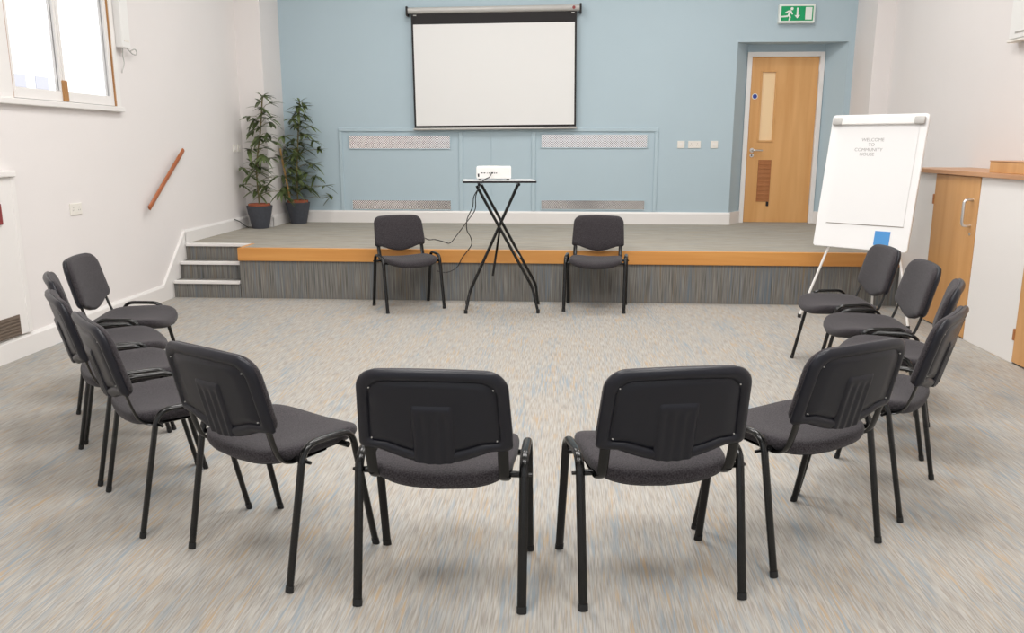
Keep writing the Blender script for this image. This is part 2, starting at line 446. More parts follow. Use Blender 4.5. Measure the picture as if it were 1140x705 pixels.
for ya, yb_, wl, wr in ((wy0+.012, ym-.003, .045, .03), (ym+.003, wy1-.012, .03, .045)):
    bm = bmesh.new()
    for a, b_, za, zc in ((ya, ya+wl, wz0+.006, wz1-.01), (yb_-wr, yb_, wz0+.006, wz1-.01), (ya+wl, yb_-wr, wz0+.006, wz0+.08), (ya+wl, yb_-wr, wz1-.08, wz1-.01)):
        box(bm, -.045, .004, a, b_, za, zc, .003)
    s = obj('sash', bm, MT['gloss'], win)
    bm = bmesh.new(); box(bm, -.022, -.016, ya+wl, yb_-wr, wz0+.08, wz1-.08); obj('pane', bm, glass, s)
for y_, w_ in ((wy0+.005, .009), (wy1-.005, .006)):  # gap strips; the wider left one colours in the shadow line beside the sash
    bm = bmesh.new(); box(bm, -.03, .014, y_-w_, y_+w_, wz0+.004, wz1-.004); obj('sash_gap_strip', bm, MT['latch'] if w_ < .008 else MT['brown'], win)['label'] = 'brown strip standing in for the dark gap along the sash edge'
bm = bmesh.new(); box(bm, .003, .022, ym-.03, ym+.028, wz0+.005, wz0+.16, .006); obj('window_catch', bm, MT['latch'], win)['label'] = 'brown wooden catch'

# pale building across the way
bl = thing('building', 'pale building seen through the window on the left', 'building', (-9.2, 13, 0))
bm = bmesh.new(); box(bm, -3, 0, -4, 9, -2, 7); obj('facade', bm, MT['facade'], bl)
for y_ in (.74, 1.36, 3.6):
    bm = bmesh.new(); box(bm, -.05, .02, y_-.18, y_+.18, 2.40, 2.62, .01); obj('building_window', bm, MT['fwin'], bl)

# ------------------------------------------------------------------ things on the left wall
pn = thing('access_panel', 'white boxed panel with a ledge low on the left wall at the photo edge', 'panel', (XL, 0, 0))
bm = bmesh.new(); box(bm, 0, .03, 4.4, 5.365, .16, 1.24, .004); obj('panel_board', bm, MT['gloss'], pn)
bm = bmesh.new(); box(bm, 0, .055, 4.3, 5.39, 1.24, 1.28, .006); obj('ledge', bm, MT['gloss'], pn)
bm = bmesh.new(); box(bm, 0, .037, 5.35, 5.395, .16, 1.24, .006); obj('panel_edge', bm, MT['gloss'], pn)
bm = bmesh.new(); box(bm, .026, .036, 4.75, 5.27, .165, .305)
for k in range(6): box(bm, .034, .042, 4.76, 5.26, .175+k*.022, .185+k*.022)
obj('vent_grille', bm, MT['vent'], pn)['label'] = 'brown slatted vent'
bm = bmesh.new(); box(bm, .031, .045, 5.08, 5.215, .93, 1.07, .005); tag(obj('red_plate', bm, MT['red'], None), 'dark red plate on the boxed panel at the left photo edge', 'plate').location = (XL, 0, 0)

def plate(name, label, cat, group, M, w, h, n, double=False, toggles=True):
    """wall plate built in local x (width) z (height), facing -y"""
    t = thing(name, label, cat, group=group); t.matrix_world = M
    bm = bmesh.new(); box(bm, -w/2, w/2, -.010, 0, -h/2, h/2, .003); obj('face_plate', bm, MT['switch'], t)
    for k in range(n):
        cx = (k-(n-1)/2)*(w/n)
        if toggles:
            bm = bmesh.new(); box(bm, cx-.011, cx+.011, -.015, -.009, -.018, .018, .002); obj('rocker', bm, MT['white'], t)
        else:
            bm = bmesh.new()
            for dx, dz in ((0, .012), (-.011, -.008), (.011, -.008)): box(bm, cx+dx-.0035, cx+dx+.0035, -.0108, -.0095, dz-.005, dz+.005)
            obj('socket_holes', bm, MT['holes'], t)
    return t
def onL(y, z): return Matrix.Translation((XL, y, z)) @ Matrix.Rotation(PI/2, 4, 'Z')
def onB(x, z): return Matrix.Translation((x, YB, z))
plate('wall_socket', 'white double socket low on the left wall behind the chair row', 'socket', None, onL(6.11, .965), .15, .088, 2, toggles=False)
plate('light_switch', 'left one of two white switches on the left wall beside the plants', 'switch', None, onL(9.31, 1.41), .086, .086, 1)
plate('light_switch', 'right one of two white switches on the left wall, nearest the pier', 'switch', None, onL(9.44, 1.41), .086, .086, 1)
plate('wall_socket', 'leftmost small white plate on the blue wall left of the door', 'socket', None, onB(1.44, 1.456), .088, .088, 1)
plate('wall_socket', 'wide double white plate, middle of three on the blue wall', 'socket', None, onB(1.60, 1.456), .15, .086, 2, toggles=False)
plate('wall_socket', 'small white plate nearest the door on the blue wall', 'socket', None, onB(1.838, 1.456), .088, .088, 1)

hr = thing('handrail', 'sloping reddish brown wooden handrail on the left wall above the steps', 'handrail', (XL+.06, 7.51, 1.145))
bm = bmesh.new(); tube(bm, [(0, -.375, -.252), (0, -.36, -.242), (0, .37, .244), (0, .385, .254)], .012, .024, n=12); obj('rail', bm, MT['rail'], hr, smooth=True)
for t_ in (-.7, .7):
    bm = bmesh.new(); tube(bm, fillet([(-.06, .38*t_, .25*t_-.05), (-.005, .38*t_, .25*t_-.05), (0, .38*t_, .25*t_-.015)], .02), .007, n=8); obj('bracket', bm, MT['steel'], hr, smooth=True)

sp = thing('wall_heater', 'tall white box unit on the left wall beside the window', 'heater', (XL, 7.03, 2.25))
bm = bmesh.new(); box(bm, .012, .08, -.125, .005, 0, .95, .008); obj('casing', bm, MT['white'], sp)
bm = bmesh.new(); box(bm, 0.001, .014, -.10, -.02, .05, .9, .003); obj('bracket', bm, MT['white'], sp)
bm = bmesh.new(); box(bm, .079, .083, -.10, -.02, .05, .062, .001); obj('control_strip', bm, MT['switch'], sp)
bm = bmesh.new(); tube(bm, spline([(.03, -.04, .01), (.03, -.05, -.06), (.02, -.02, -.12), (.01, -.05, -.2)]), .004, n=6); obj('cord', bm, MT['alu'], sp, smooth=True)
bm = bmesh.new(); tube(bm, spline([(.05, .0, .0), (.05, .07, -.03), (.05, .13, -.035), (.05, .15, -.01), (.05, .12, .01), (.05, .05, -.012)]), .005, n=6); obj('pull_loop', bm, MT['alu'], sp, smooth=True)
sp = thing('wall_heater', 'white box unit high on the right wall at the photo edge', 'heater', (XR, 6.78, 2.27))
bm = bmesh.new(); box(bm, -.085, -.012, -.60, .19, .0, .6, .008); obj('casing', bm, MT['white'], sp)
bm = bmesh.new(); box(bm, -.014, -.001, -.5, .1, .05, .5, .003); obj('bracket', bm, MT['white'], sp)
bm = bmesh.new(); box(bm, -.09, -.01, -.61, .205, -.022, -.004, .004); obj('outlet_lip', bm, MT['switch'], sp)
bm = bmesh.new(); box(bm, -.089, -.084, -.13, .10, .038, .052, .001); obj('control_strip', bm, MT['holes'], sp)

# ------------------------------------------------------------------ grilles on the blue wall
for (x0, x1, z0, z1, lab) in ((-2.645, -1.385, 1.405, 1.56, 'upper left'), (-.255, 1.03, 1.42, 1.572, 'upper right'),
                             (-2.63, -1.385, .655, .765, 'lower left'), (-.25, 1.022, .668, .775, 'lower right')):
    where = {'upper left': 'perforated metal grille on the blue wall left of the screen, the upper of the pair',
             'upper right': 'perforated metal grille on the blue wall right of the screen corner, upper of the pair',
             'lower left': 'slim perforated metal grille above the skirting behind the left stage chair',
             'lower right': 'slim perforated metal grille above the skirting behind the right stage chair'}[lab]
    g = thing('ventilation_grille', where, 'grille', ((x0+x1)/2, YB, (z0+z1)/2))
    w, hh = (x1-x0)/2, (z1-z0)/2
    bm = bmesh.new(); box(bm, -w, w, -.008, -.002, -hh, hh); obj('perforated_sheet', bm, MT['grille'], g)
    bm = bmesh.new()
    for a, b_, c, d in ((-w-.01, w+.01, hh, hh+.01), (-w-.01, w+.01, -hh-.01, -hh), (-w-.01, -w, -hh, hh), (w, w+.01, -hh, hh)):
        box(bm, a, b_, -.012, 0, c, d, .002)
    obj('grille_frame', bm, MT['blue'], g)

# ------------------------------------------------------------------ exit sign
ex = thing('exit_sign', 'green emergency exit sign above the oak door', 'sign', (2.697, YB, 2.945))
bm = bmesh.new(); box(bm, -.205, .205, -.075, 0, -.105, .105, .008); obj('sign_box', bm, MT['signwhite'], ex)
bm = bmesh.new(); box(bm, -.182, .182, -.079, -.074, -.08, .08, .002); gp = obj('sign_panel', bm, MT['green'], ex)
yf = -.079
bm = bmesh.new()
def flat(pts): prism(bm, pts, 'y', yf-.002, yf+.002)
tube(bm, [(-.062, yf+.002, .052), (-.062, yf-.002, .052)], .017, n=16)           # head
flat([(-.078, .038), (-.110, .030), (-.140, .010), (-.128, .0), (-.104, .014), (-.094, .016), (-.112, -.022), (-.178, -.028), (-.178, -.044), (-.108, -.040), (-.098, -.030), (-.090, -.048), (-.098, -.078), (-.080, -.078), (-.070, -.044), (-.082, -.016), (-.074, .004), (-.056, -.016), (-.048, -.006), (-.066, .026)])
rm = obj('running_figure', bm, MT['signwhite'], gp)
bm = bmesh.new(); flat([(-.008, .062), (.012, .062), (.012, -.02), (.034, -.02), (.002, -.056), (-.030, -.02), (-.008, -.02)]); obj('down_arrow', bm, MT['signwhite'], gp)
bm = bmesh.new(); flat([(.092, .068), (.168, .068), (.168, -.068), (.092, -.068)]); obj('doorway_symbol', bm, MT['signwhite'], gp)

# ------------------------------------------------------------------ projection screen
ps = thing('projection_screen', 'pull-down projector screen with a black border on the blue wall', 'screen', (-.835, YB-.075, 2.96))
ps.rotation_euler = (0, -math.radians(.55), 0)
bm = bmesh.new(); tube(bm, [(-1.02, 0, .06), (1.02, 0, .06)], .037, n=20, side=(0, 1, 0)); obj('case', bm, MT['alu'], ps, smooth=True)
for s in (-1, 1):
    bm = bmesh.new(); box(bm, s*1.03-.012, s*1.03+.012, -.045, .070, .0, .105, .006); obj('end_cap', bm, MT['black'], ps)
bm = bmesh.new(); tube(bm, [(.95, -.034, .06), (.95, -.041, .06)], .018, n=16); obj('round_badge', bm, MT['red'], ps, smooth=True)
bm = bmesh.new()
box(bm, -.985, .985, -.003, .001, -1.30, .05); obj('screen_border', bm, MT['black'], ps)['label'] = 'black border of the screen'
bm = bmesh.new(); box(bm, -.962, .962, -.005, -.002, -1.275, -.098); obj('screen_surface', bm, MT['screen'], ps)
bm = bmesh.new(); tube(bm, [(-.995, 0, -1.315), (.995, 0, -1.315)], .014, n=12, side=(0, 1, 0)); obj('weight_bar', bm, MT['alu'], ps, smooth=True)
for s in (-1, 1):
    bm = bmesh.new(); box(bm, s*.94-.018, s*.94+.018, -.006, -.002, .0, .012, .001); obj('corner_tab', bm, MT['alu'], ps)

# ------------------------------------------------------------------ potted plants
def leaf(bm, base, d, length, width, droop):
    d = d.normalized()
    side = d.cross(Vector((0, 0, 1)))
    if side.length < 1e-3: side = Vector((1, 0, 0))
    side.normalize()
    prev = None
    prof = ((0, .12), (.18, .62), (.42, 1.0), (.68, .8), (.88, .38), (1.0, .03))
    for t, wd in prof:
        c = base + d*length*t + Vector((0, 0, -droop*length*t*t))
        up = side.cross(d)
        l = c + side*width*.5*wd + up*width*.12*wd
        r = c - side*width*.5*wd + up*width*.12*wd
        row = [bm.verts.new(l), bm.verts.new(c), bm.verts.new(r)]
        if prev:
            for k in (0, 1): bm.faces.new((prev[k], prev[k+1], row[k+1], row[k]))
        prev = row

def plant(name, label, loc, top, hub, spread, ncl, lim, rng, nl, stake=None):
    t = thing(name, label, 'plant', loc)
    bm = bmesh.new(); n = 36
    loft(bm, [disc_ring(0, 0, 0, .09, n), disc_ring(0, 0, .004, .096, n), disc_ring(0, 0, .20, .138, n), disc_ring(0, 0, .255, .148, n), disc_ring(0, 0, .262, .15, n),
              disc_ring(0, 0, .264, .143, n), disc_ring(0, 0, .23, .136, n)])
    pot = obj('pot', bm, MT['pot'], t, smooth=True)
    bm = bmesh.new(); loft(bm, [disc_ring(0, 0, .20, .115, n), disc_ring(0, 0, .283, .128, n), disc_ring(0, 0, .288, .122, n), disc_ring(0, 0, .265, .117, n)], False, False)
    obj('pot_liner', bm, MT['terra'], t, smooth=True)
    bm = bmesh.new(); loft(bm, [disc_ring(0, 0, .232, .12, n), disc_ring(0, 0, .27, .118, n)]); obj('soil', bm, MT['soil'], t, smooth=True)
    P = spline([(0, 0, .25)] + hub + [top], 8)
    bm = bmesh.new(); tube(bm, P, .009, n=8); obj('stem', bm, MT['stem'], t, smooth=True)
    bm = bmesh.new(); bs = bmesh.new()
    def clampv(v):
        x = min(max(v.x, lim[0]-loc[0]), lim[1]-loc[0]); y = min(v.y, lim[2]-loc[1]); return Vector((x, y, v.z))
    N = len(P)
    for i in range(ncl):
        f = .08 + .90*i/(ncl-1) + rng.uniform(-.015, .015)
        p = P[min(N-1, int(f*(N-1)))]
        az = i*2.4 + rng.uniform(-.6, .6)
        r = spread(f)*(rng.uniform(.1, .5) if i % 2 else rng.uniform(.6, 1.0))
        tip = clampv(p + Vector((math.cos(az)*r, math.sin(az)*r*.75, .03+rng.uniform(-.03, .05))))
        tube(bs, [p, (p+tip)/2+Vector((0, 0, .02)), tip], .003, n=5)
        for k in range(nl):
            a2 = az + rng.uniform(-1.7, 1.7)
            d = Vector((math.cos(a2), math.sin(a2)*.8, rng.uniform(-.5, .45)))
            ln = rng.uniform(.14, .245)*(1-.25*f)
            end = tip + d.normalized()*ln
            if end.y > lim[2]-loc[1] or end.x < lim[0]-loc[0] or end.x > lim[1]-loc[0]:
                if end.y > lim[2]-loc[1]: d.y = -abs(d.y)-.2
                if end.x < lim[0]-loc[0]: d.x = abs(d.x)*.6
                if end.x > lim[1]-loc[0]: d.x = -abs(d.x)*.6
            leaf(bm, tip - d.normalized()*rng.uniform(0, .05), d, ln, rng.uniform(.034, .050), rng.uniform(.05, .4))
    for k in range(6):   # crown
        a2 = k*1.05; leaf(bm, Vector(top), Vector((math.cos(a2), math.sin(a2), rng.uniform(.2, 1.2))), rng.uniform(.11, .16), .03, .3)
    obj('foliage', bm, MT['leaf'], t, smooth=True); obj('branches', bs, MT['stem'], t, smooth=True)
    if stake:
        bm = bmesh.new(); tube(bm, stake, .012, n=8); obj('stake', bm, MT['stake'], t, smooth=True)['label'] = 'pale wooden stake'
    return t
plant('potted_plant', 'leggy potted plant in a slate pot, the one nearer the steps', (-3.535, 9.385, ZS), (.115, 0, 1.50), [(-.005, .0, .7), (.06, .01, 1.1)],
      lambda f: .26*(1-f)**.6+.05, 46, (XL+.05, -3.15, YP-.03), random.Random(5), 5)
plant('potted_plant', 'bushier potted plant in a slate pot in front of the blue wall', (-3.27, 9.985, ZS), (.085, 0, 1.46), [(.01, -.01, .6), (.04, 0, 1.0)],
      lambda f: .38*(1-f)**.7+.07, 64, (XPL+.04, -2.75, YB-.04), random.Random(11), 5,
      stake=[(-.08, -.03, .25), (-.17, -.05, .92)])

# ------------------------------------------------------------------ chairs
def f_yrear(x, z): return -.222 - .247*(z-.55) - .022*(1-min(1, (x/.235)**2))
def arc_outline(rb=.018, rt=.068):
    """backrest outline (x,z), counter-clockwise, symmetric"""
    pts = []
    def corner(cx, cz, r, a0, a1, n):
        for k in range(n+1):
            a = math.radians(a0+(a1-a0)*k/n); pts.append((cx+r*math.cos(a), cz+r*math.sin(a)))
    corner(.239-rb, .545+rb, rb, -85, 0, 6)
    corner(.230-rt, .815-rt, rt, 0, 88, 8)
    for k in range(1, 10):
        w_ = .230-rt; x = w_-2*w_*k/10; pts.append((x, .815+.005*(1-(x/w_)**2)))
    corner(-.230+rt, .815-rt, rt, 92, 180, 8)
    corner(-.239+rb, .545+rb, rb, 180, 265, 6)
    xb_ = min(.20, .239-rb-.004)
    for k in range(1, 16):
        x = -xb_+2*xb_*k/16; pts.append((x, .550-.052*math.cos(x/.20*PI/2)**1.2))
    return pts
BO = arc_outline()
BC = arc_outline(.042, .074)    # the cushion has rounder corners than the shell
def inset(d, o=BO):
    zc, hw, hh = .665, .236, .155
    return [(x*(1-d/hw), zc+(z-zc)*(1-d/hh)) for x, z in o]
def scaled_o(s, o=BO):
    zc = .665; return [(x*s, zc+(z-zc)*s) for x, z in o]
def back_rings(spec, oo=BO):
    out = []
    for kind, a, dep in spec:
        o = inset(a, oo) if kind == 'i' else scaled_o(a, oo)
        out.append([(x, f_yrear(x, z)+dep, z) for x, z in o])
    return out

def seat_outline():
    pts = []
    n = 64
    for k in range(n):
        a = 2*PI*k/n; c, s = math.cos(a), math.sin(a)
        x = .236*math.copysign(abs(c)**(2/5.2), c); y = .19*math.copysign(abs(s)**(2/5.2), s)
        bow = .038 if s > 0 else .022
        y += math.copysign(bow, s)*(1-(x/.236)**2)*min(1, abs(y)/.19)
        pts.append((x*(1-.06*max(0, -y/.2)), y+.010))
    return pts
SO = seat_outline()
def seat_z(x, y): return .452 + .022*(x/.236)**2 - 1.3*max(0, y-.12)**2 - .5*max(0, -y-.14)**2
def seat_rings(spec):
    return [[(x*s, y*s, seat_z(x*s, y*s)+dz) for x, y in SO] for s, dz in spec]

chair = thing('stacking_chair', 'x', 'chair', group='stacking chairs set out in an open circle')
bm = bmesh.new()
loft(bm, seat_rings([(.2, -.046), (.6, -.047), (.93, -.046), (.975, -.040), (.997, -.028), (1.0, -.018), (.985, -.006), (.955, -.001), (.9, .002), (.7, .002), (.45, 0), (.2, -.001)]))
obj('seat', bm, MT['fabric'], chair, smooth=True, angle=80)['label'] = 'charcoal upholstered seat'
bm = bmesh.new()
loft(bm, seat_rings([(.3, -.058), (.8, -.058), (.9, -.052), (.9, -.046), (.3, -.046)])); obj('seat_pan', bm, MT['shell'], chair, smooth=True)
bm = bmesh.new()
loft(bm, back_rings([('s', .1, .024), ('i', .03, .024), ('i', .006, .024), ('i', .001, .02), ('i', 0, .014), ('i', .003, .007), ('i', .009, .001), ('i', .019, -.003), ('i', .029, -.002), ('i', .035, .003), ('i', .038, .007), ('i', .042, .006), ('i', .046, .002), ('s', .6, .001), ('s', .3, .001), ('s', .1, .001)]))
sh = obj('back_shell', bm, MT['shell'], chair, smooth=True, angle=50); sh['label'] = 'black moulded plastic back shell'
bm = bmesh.new()
loft(bm, back_rings([('s', .1, .022), ('i', .01, .022), ('i', .003, .024), ('i', .002, .034), ('i', .008, .043), ('i', .02, .048), ('i', .05, .051), ('s', .5, .053), ('s', .2, .053)], BC))
obj('backrest', bm, MT['fabric'], chair, smooth=True, angle=80)['label'] = 'charcoal upholstered backrest'
# ribbed block moulded on the shell
bm = bmesh.new()
NX, NZ = 26, 18
V = {}
for i in range(NX+1):
    for j in range(NZ+1):
        x = -.064+.128*i/NX
        zb_ = .550-.052*math.cos(x/.20*PI/2)**1.2+.006
        z = zb_+(.706-zb_)*j/NZ
        e = min(1, min(i, NX-i)/1.5)*min(1, (NZ-j)/1.2)
        rib = .0040*(0.5+0.5*math.cos(2*PI*3*(x/.10)))*min(1, max(0, (NZ-2-j)/2))*min(1, min(i, NX-i)/3)
        V[i, j] = bm.verts.new((x, f_yrear(x, z)+.003-(.0095*e) + rib*e*(1-.0*j), z))
for i in range(NX):
    for j in range(NZ): bm.faces.new((V[i, j], V[i+1, j], V[i+1, j+1], V[i, j+1]))
obj('ribbed_block', bm, MT['shell'], sh, smooth=True, angle=60)
for x, z in ((-.185, .757), (.185, .757), (-.192, .585), (.192, .585)):
    y = f_yrear(x, z)
    bm = bmesh.new(); tube(bm, [(x, y+.004, z), (x, y-.0012, z)], .0022, n=8); obj('screw', bm, MT['alu'], sh, smooth=True)
for s in (-1, 1):
    X = .266*s
    full = fillet([(X, -.2115, 0.008), (X, -.1195, .487), (X*.995, .100, .478), (X, .198, 0.008)], .058, 7)
    ia = [i for i, p in enumerate(full) if p.z > .40]
    obj_path_r = [full[0], full[1]]; obj_path_f = [full[-1], full[-2]]
    for pth in (obj_path_r, obj_path_f):
        bm = bmesh.new(); tube(bm, [pth[0], pth[0].lerp(pth[1], .5), pth[1]], .0150, .0105, n=12); lg = obj('leg', bm, MT['metal'], chair, smooth=True)
        d = (pth[1]-pth[0]).normalized()
        bm = bmesh.new(); tube(bm, [pth[0]-d*.008, pth[0]+d*.014], .0162, .0118, n=12); obj('foot_cap', bm, MT['rubber'], lg, smooth=True)
    bm = bmesh.new(); tube(bm, full[1:-1], .0150, .0105, n=12); obj('side_rail', bm, MT['metal'], chair, smooth=True)
    ux = .207*s
    bm = bmesh.new()
    tube(bm, fillet([(ux, .02, .420), (ux, -.165, .416), (ux, -.203, .52), (ux, -.224, .62)], .10, 8), .017, .0055, n=10); obj('back_upright', bm, MT['metal'], chair, smooth=True)
    bm = bmesh.new(); tube(bm, [(X*.98, -.118, .43), (X+.024*s, -.112, .428)], .006, n=8); obj('linking_hook', bm, MT['metal'], chair, smooth=True)
for y in (-.112, .085):
    bm = bmesh.new(); tube(bm, [(-.262, y, .428 if y < 0 else .425), (.262, y, .428 if y < 0 else .425)], .0105, n=10, side=(0, 1, 0)); obj('cross_bar', bm, MT['metal'], chair, smooth=True)

CH = [  # x, y, rotation, label
 (-2.552, 4.608, -77.5, 'charcoal chair nearest the carpeted steps, at the far end of the left row'),
 (-2.318, 4.018, -55.5, 'charcoal chair second from the carpeted steps in the left row, mostly hidden'),
 (-1.995, 3.54, -51.0, 'charcoal chair third from the carpeted steps in the left row, seen from behind'),
 (-1.586, 3.085, -48.0, 'charcoal chair fourth from the carpeted steps in the left row, grey seat showing'),
 (-1.006, 2.722, -30.8, 'charcoal chair seen from behind at the front left, turned towards the right'),
 (-.370, 2.545, -1.3, 'charcoal chair seen squarely from behind, left one of the near centre pair'),
 (.308, 2.613, 10.9, 'charcoal chair seen from behind, right one of the near centre pair'),
 (.864, 2.921, 31.5, 'charcoal chair seen from behind at the front right, pale speck on its seat'),
 (1.333, 3.397, 54.7, 'charcoal chair fourth from the flip chart in the right row, seen from behind'),
 (1.640, 4.055, 64.0, 'charcoal chair third from the flip chart, only a sliver of its back showing'),
 (1.770, 4.655, 84.0, 'charcoal chair second from the flip chart, fabric front and seat in view'),
 (1.816, 5.325, 89.5, 'charcoal chair in the right row directly in front of the flip chart'),
 (-1.377, 7.209, 209.7, 'charcoal chair before the stage, left of the projector stand, turned slightly'),
 (.317, 7.265, 173.8, 'charcoal chair before the stage, right of the projector stand, facing the camera'),
]
for i, (x, y, a, lab) in enumerate(CH):
    o = chair if i == 0 else dup(chair)
    o.location = (x, y, 0); o.rotation_euler = (0, 0, math.radians(a)); o['label'] = lab

bm = bmesh.new(); loft(bm, [disc_ring(0, 0, 0, .005, 8), disc_ring(.001, 0, .003, .006, 8), disc_ring(0, .001, .005, .003, 8)])
tag(obj('paper_scrap', bm, MT['paper'], None, smooth=True), 'tiny pale scrap lying on the front right chair seat', 'scrap').location = (.70, 3.0, .455)

# ------------------------------------------------------------------ projector stand, projector, cables
sx, sy, szt = -.545, 7.12, 1.155
st = thing('projector_stand', 'folding black X-legged stand with a narrow white top in front of the stage', 'stand', (sx, sy, 0), math.radians(7))
bm = bmesh.new(); box(bm, -.31, .31, -.15, .19, szt-.012, szt, .004); obj('table_top', bm, MT['board'], st)['label'] = 'narrow white top'
bm = bmesh.new(); 
for a in ((-.315, .315, -.158, -.148), (-.315, .315, .188, .198), (-.315, -.305, -.15, .19), (.305, .315, -.15, .19)):
    box(bm, *a, szt-.020, szt-.002, .002)
obj('edge_rim', bm, MT['black'], st)
def leg_pair(x_top, x_kink, z_kink, x_foot, ys, yfeet):
    for k, (y, yf_) in enumerate(zip(ys, yfeet)):
        bm = bmesh.new(); tube(bm, fillet([(x_top, y, szt-.045), (x_kink, y, z_kink), (x_foot, yf_, .012)], .05), .013, n=10, side=(0, 1, 0))
        lg = obj('leg', bm, MT['metal'], st, smooth=True)
        bm = bmesh.new(); tube(bm, [(x_foot, yf_, 0), (x_foot, yf_, .035)], .016, n=10); obj('foot_cap', bm, MT['rubber'], lg, smooth=True)
leg_pair(-.195, .290, .22, .335, (-.09,), (-.15,))
leg_pair(-.150, .335, .22, .372, (.09,), (.26,))
leg_pair(.160, -.262, .18, -.30, (-.035,), (-.13,))
leg_pair(.164, -.258, .18, -.285, (.0,), (.30,))
bm = bmesh.new(); tube(bm, [(.0, -.12, .735), (.0, .12, .735)], .009, n=8); obj('pivot_bolt', bm, MT['metal'], st, smooth=True)
bm = bmesh.new(); tube(bm, [(.012, .06, .735), (-.055, .02, .31)], .010, n=8); obj('strut', bm, MT['metal'], st, smooth=True)
bm = bmesh.new(); tube(bm, [(.02, .13, .72), (.19, .05, .47)], .0035, n=6); obj('stay_wire', bm, MT['alu'], st, smooth=True)
for xx in (-.175, .165):
    bm = bmesh.new(); tube(bm, [(xx, -.14, szt-.034), (xx, .18, szt-.034)], .013, n=8); obj('top_bar', bm, MT['metal'], st, smooth=True)

pj = thing('projector', 'small white projector on top of the folding stand', 'projector', (sx-.045, sy+.02, szt), math.radians(4))
bm = bmesh.new(); box(bm, -.15, .15, -.10, .10, .012, .118, .014, 3); obj('body', bm, MT['white'], pj, smooth=True, angle=50)
bm = bmesh.new(); tube(bm, [(.06, .095, .066), (.06, .125, .066)], .032, n=20); lr = obj('lens_ring', bm, MT['black'], pj, smooth=True)
bm = bmesh.new(); tube(bm, [(.06, .12, .066), (.06, .128, .066)], .022, n=20); obj('lens', bm, MT['lens'], lr, smooth=True)
for a, b_, c, d in ((-.137, -.124, .03, .056), (-.112, -.094, .058, .066), (-.086, -.072, .058, .066), (-.06, -.052, .058, .064), (-.044, -.034, .058, .066), (-.024, -.004, .056, .068), (.004, .012, .056, .068), (.018, .028, .057, .066)):
    bm = bmesh.new(); box(bm, a, b_, -.1015, -.098, c, d, .001); obj('port', bm, MT['black'], pj)
for xx in (-.12, .12):
    for yy in (-.07, .07):
        bm = bmesh.new(); tube(bm, [(xx, yy, 0), (xx, yy, .016)], .012, n=10); obj('foot', bm, MT['rubber'], pj, smooth=True)
bm = bmesh.new(); box(bm, -.06, .05, -.05, .05, .1175, .1195, .001)
for k in range(5): box(bm, -.045+.02*k, -.033+.02*k, -.03, -.018, .119, .122, .001)
obj('control_pad', bm, MT['switch'], pj)

cab = bmesh.new()
P1 = spline([(-.60, 7.035, 1.22), (-.615, 6.98, 1.185), (-.67, 6.945, 1.15), (-.73, 6.96, 1.03), (-.75, 7.06, .90), (-.86, 7.3, .76), (-.98, 7.6, .62), (-1.08, 7.85, .515), (-1.17, 8.10, .495), (-1.30, 8.32, .493), (-1.36, 8.30, .493), (-1.46, 8.5, .493), (-1.60, 8.62, .493)])
tube(cab, P1, .0042, n=6); tag(obj('power_cable', cab, MT['cable'], None, smooth=True), 'thin black cable trailing from the projector stand back over the stage', 'cable')
cab = bmesh.new()
P2 = spline([(-.70, 6.93, 1.10), (-.745, 6.93, 1.02), (-.765, 7.02, .93), (-.82, 7.08, .82), (-.85, 7.3, .70), (-.83, 7.42, .62), (-.83, 7.49, .545), (-.88, 7.505, .47), (-.92, 7.50, .42), (-.97, 7.50, .33), (-1.06, 7.47, .285), (-1.16, 7.48, .295)])
tube(cab, P2, .0042, n=6); tag(obj('power_cable', cab, MT['cable'], None, smooth=True), 'thin black cable hanging from the projector stand down the carpeted riser', 'cable')
cab = bmesh.new(); tube(cab, spline([(XL+.03, 9.10, .615), (XL+.05, 9.2, .58), (XL+.06, 9.3, .53), (XL+.09, 9.36, .495)]), .005, n=6)
tag(obj('power_cable', cab, MT['cable'], None, smooth=True), 'short dark cable on the skirting behind the left plant pot', 'cable')

# ------------------------------------------------------------------ flip chart
S = 1.08
yaw = math.radians(-39.4); tilt = math.radians(11.53)
FW, FH = .7564, 1.1005
fc = thing('flip_chart', 'white flip chart easel with a paper pad standing in front of the stage', 'flip chart', (2.4422, 6.818, 0), yaw)
def FM(x0=0):   # board space: x right, z up the board, y behind
    return Matrix.Translation((0, 0, .620)) @ Matrix.Rotation(-tilt, 4, 'X')
B = FM()
def bput(bm_): bmesh.ops.transform(bm_, matrix=B, verts=bm_.verts[:]); return bm_
bm = bmesh.new()
w, hh, r = FW/2, FH, .025
pts = []
for cx, cz, a0 in ((w-r, r, -90), (w-r, hh-r, 0), (-w+r, hh-r, 90), (-w+r, r, 180)):
    for k in range(6):
        a = math.radians(a0+90*k/5); pts.append((cx+r*math.cos(a), cz+r*math.sin(a)))
prism(bm, pts, 'y', 0, .022); obj('whiteboard', bput(bm), MT['board'], fc)
bm = bmesh.new(); prism(bm, [(x*1.008, (z-hh/2)*1.006+hh/2) for x, z in pts], 'y', .006, .026); obj('board_rim', bput(bm), MT['white'], fc)
bm = bmesh.new(); box(bm, -w+.085, w-.055, -.006, -.001, .20, hh-.07); pad = obj('paper_pad', bput(bm), MT['paper'], fc); pad['label'] = 'white paper pad'
bm = bmesh.new(); box(bm, -w+.083, w-.053, -.005, -.001, .196, .1995); obj('pad_edge', bput(bm), MT['vent'], pad)
bm = bmesh.new(); box(bm, -w+.06, w-.06, -.034, -.002, hh-.085, hh-.018, .008); cb = obj('clamp_bar', bput(bm), MT['white'], fc)
for s in (-1, 1):
    bm = bmesh.new(); box(bm, s*(w-.055)-.04, s*(w-.055)+.04, -.040, -.001, hh-.086, hh-.026, .010); obj('clamp_knob', bput(bm), MT['alu'], fc, smooth=True)['label'] = 'grey clamp knob'
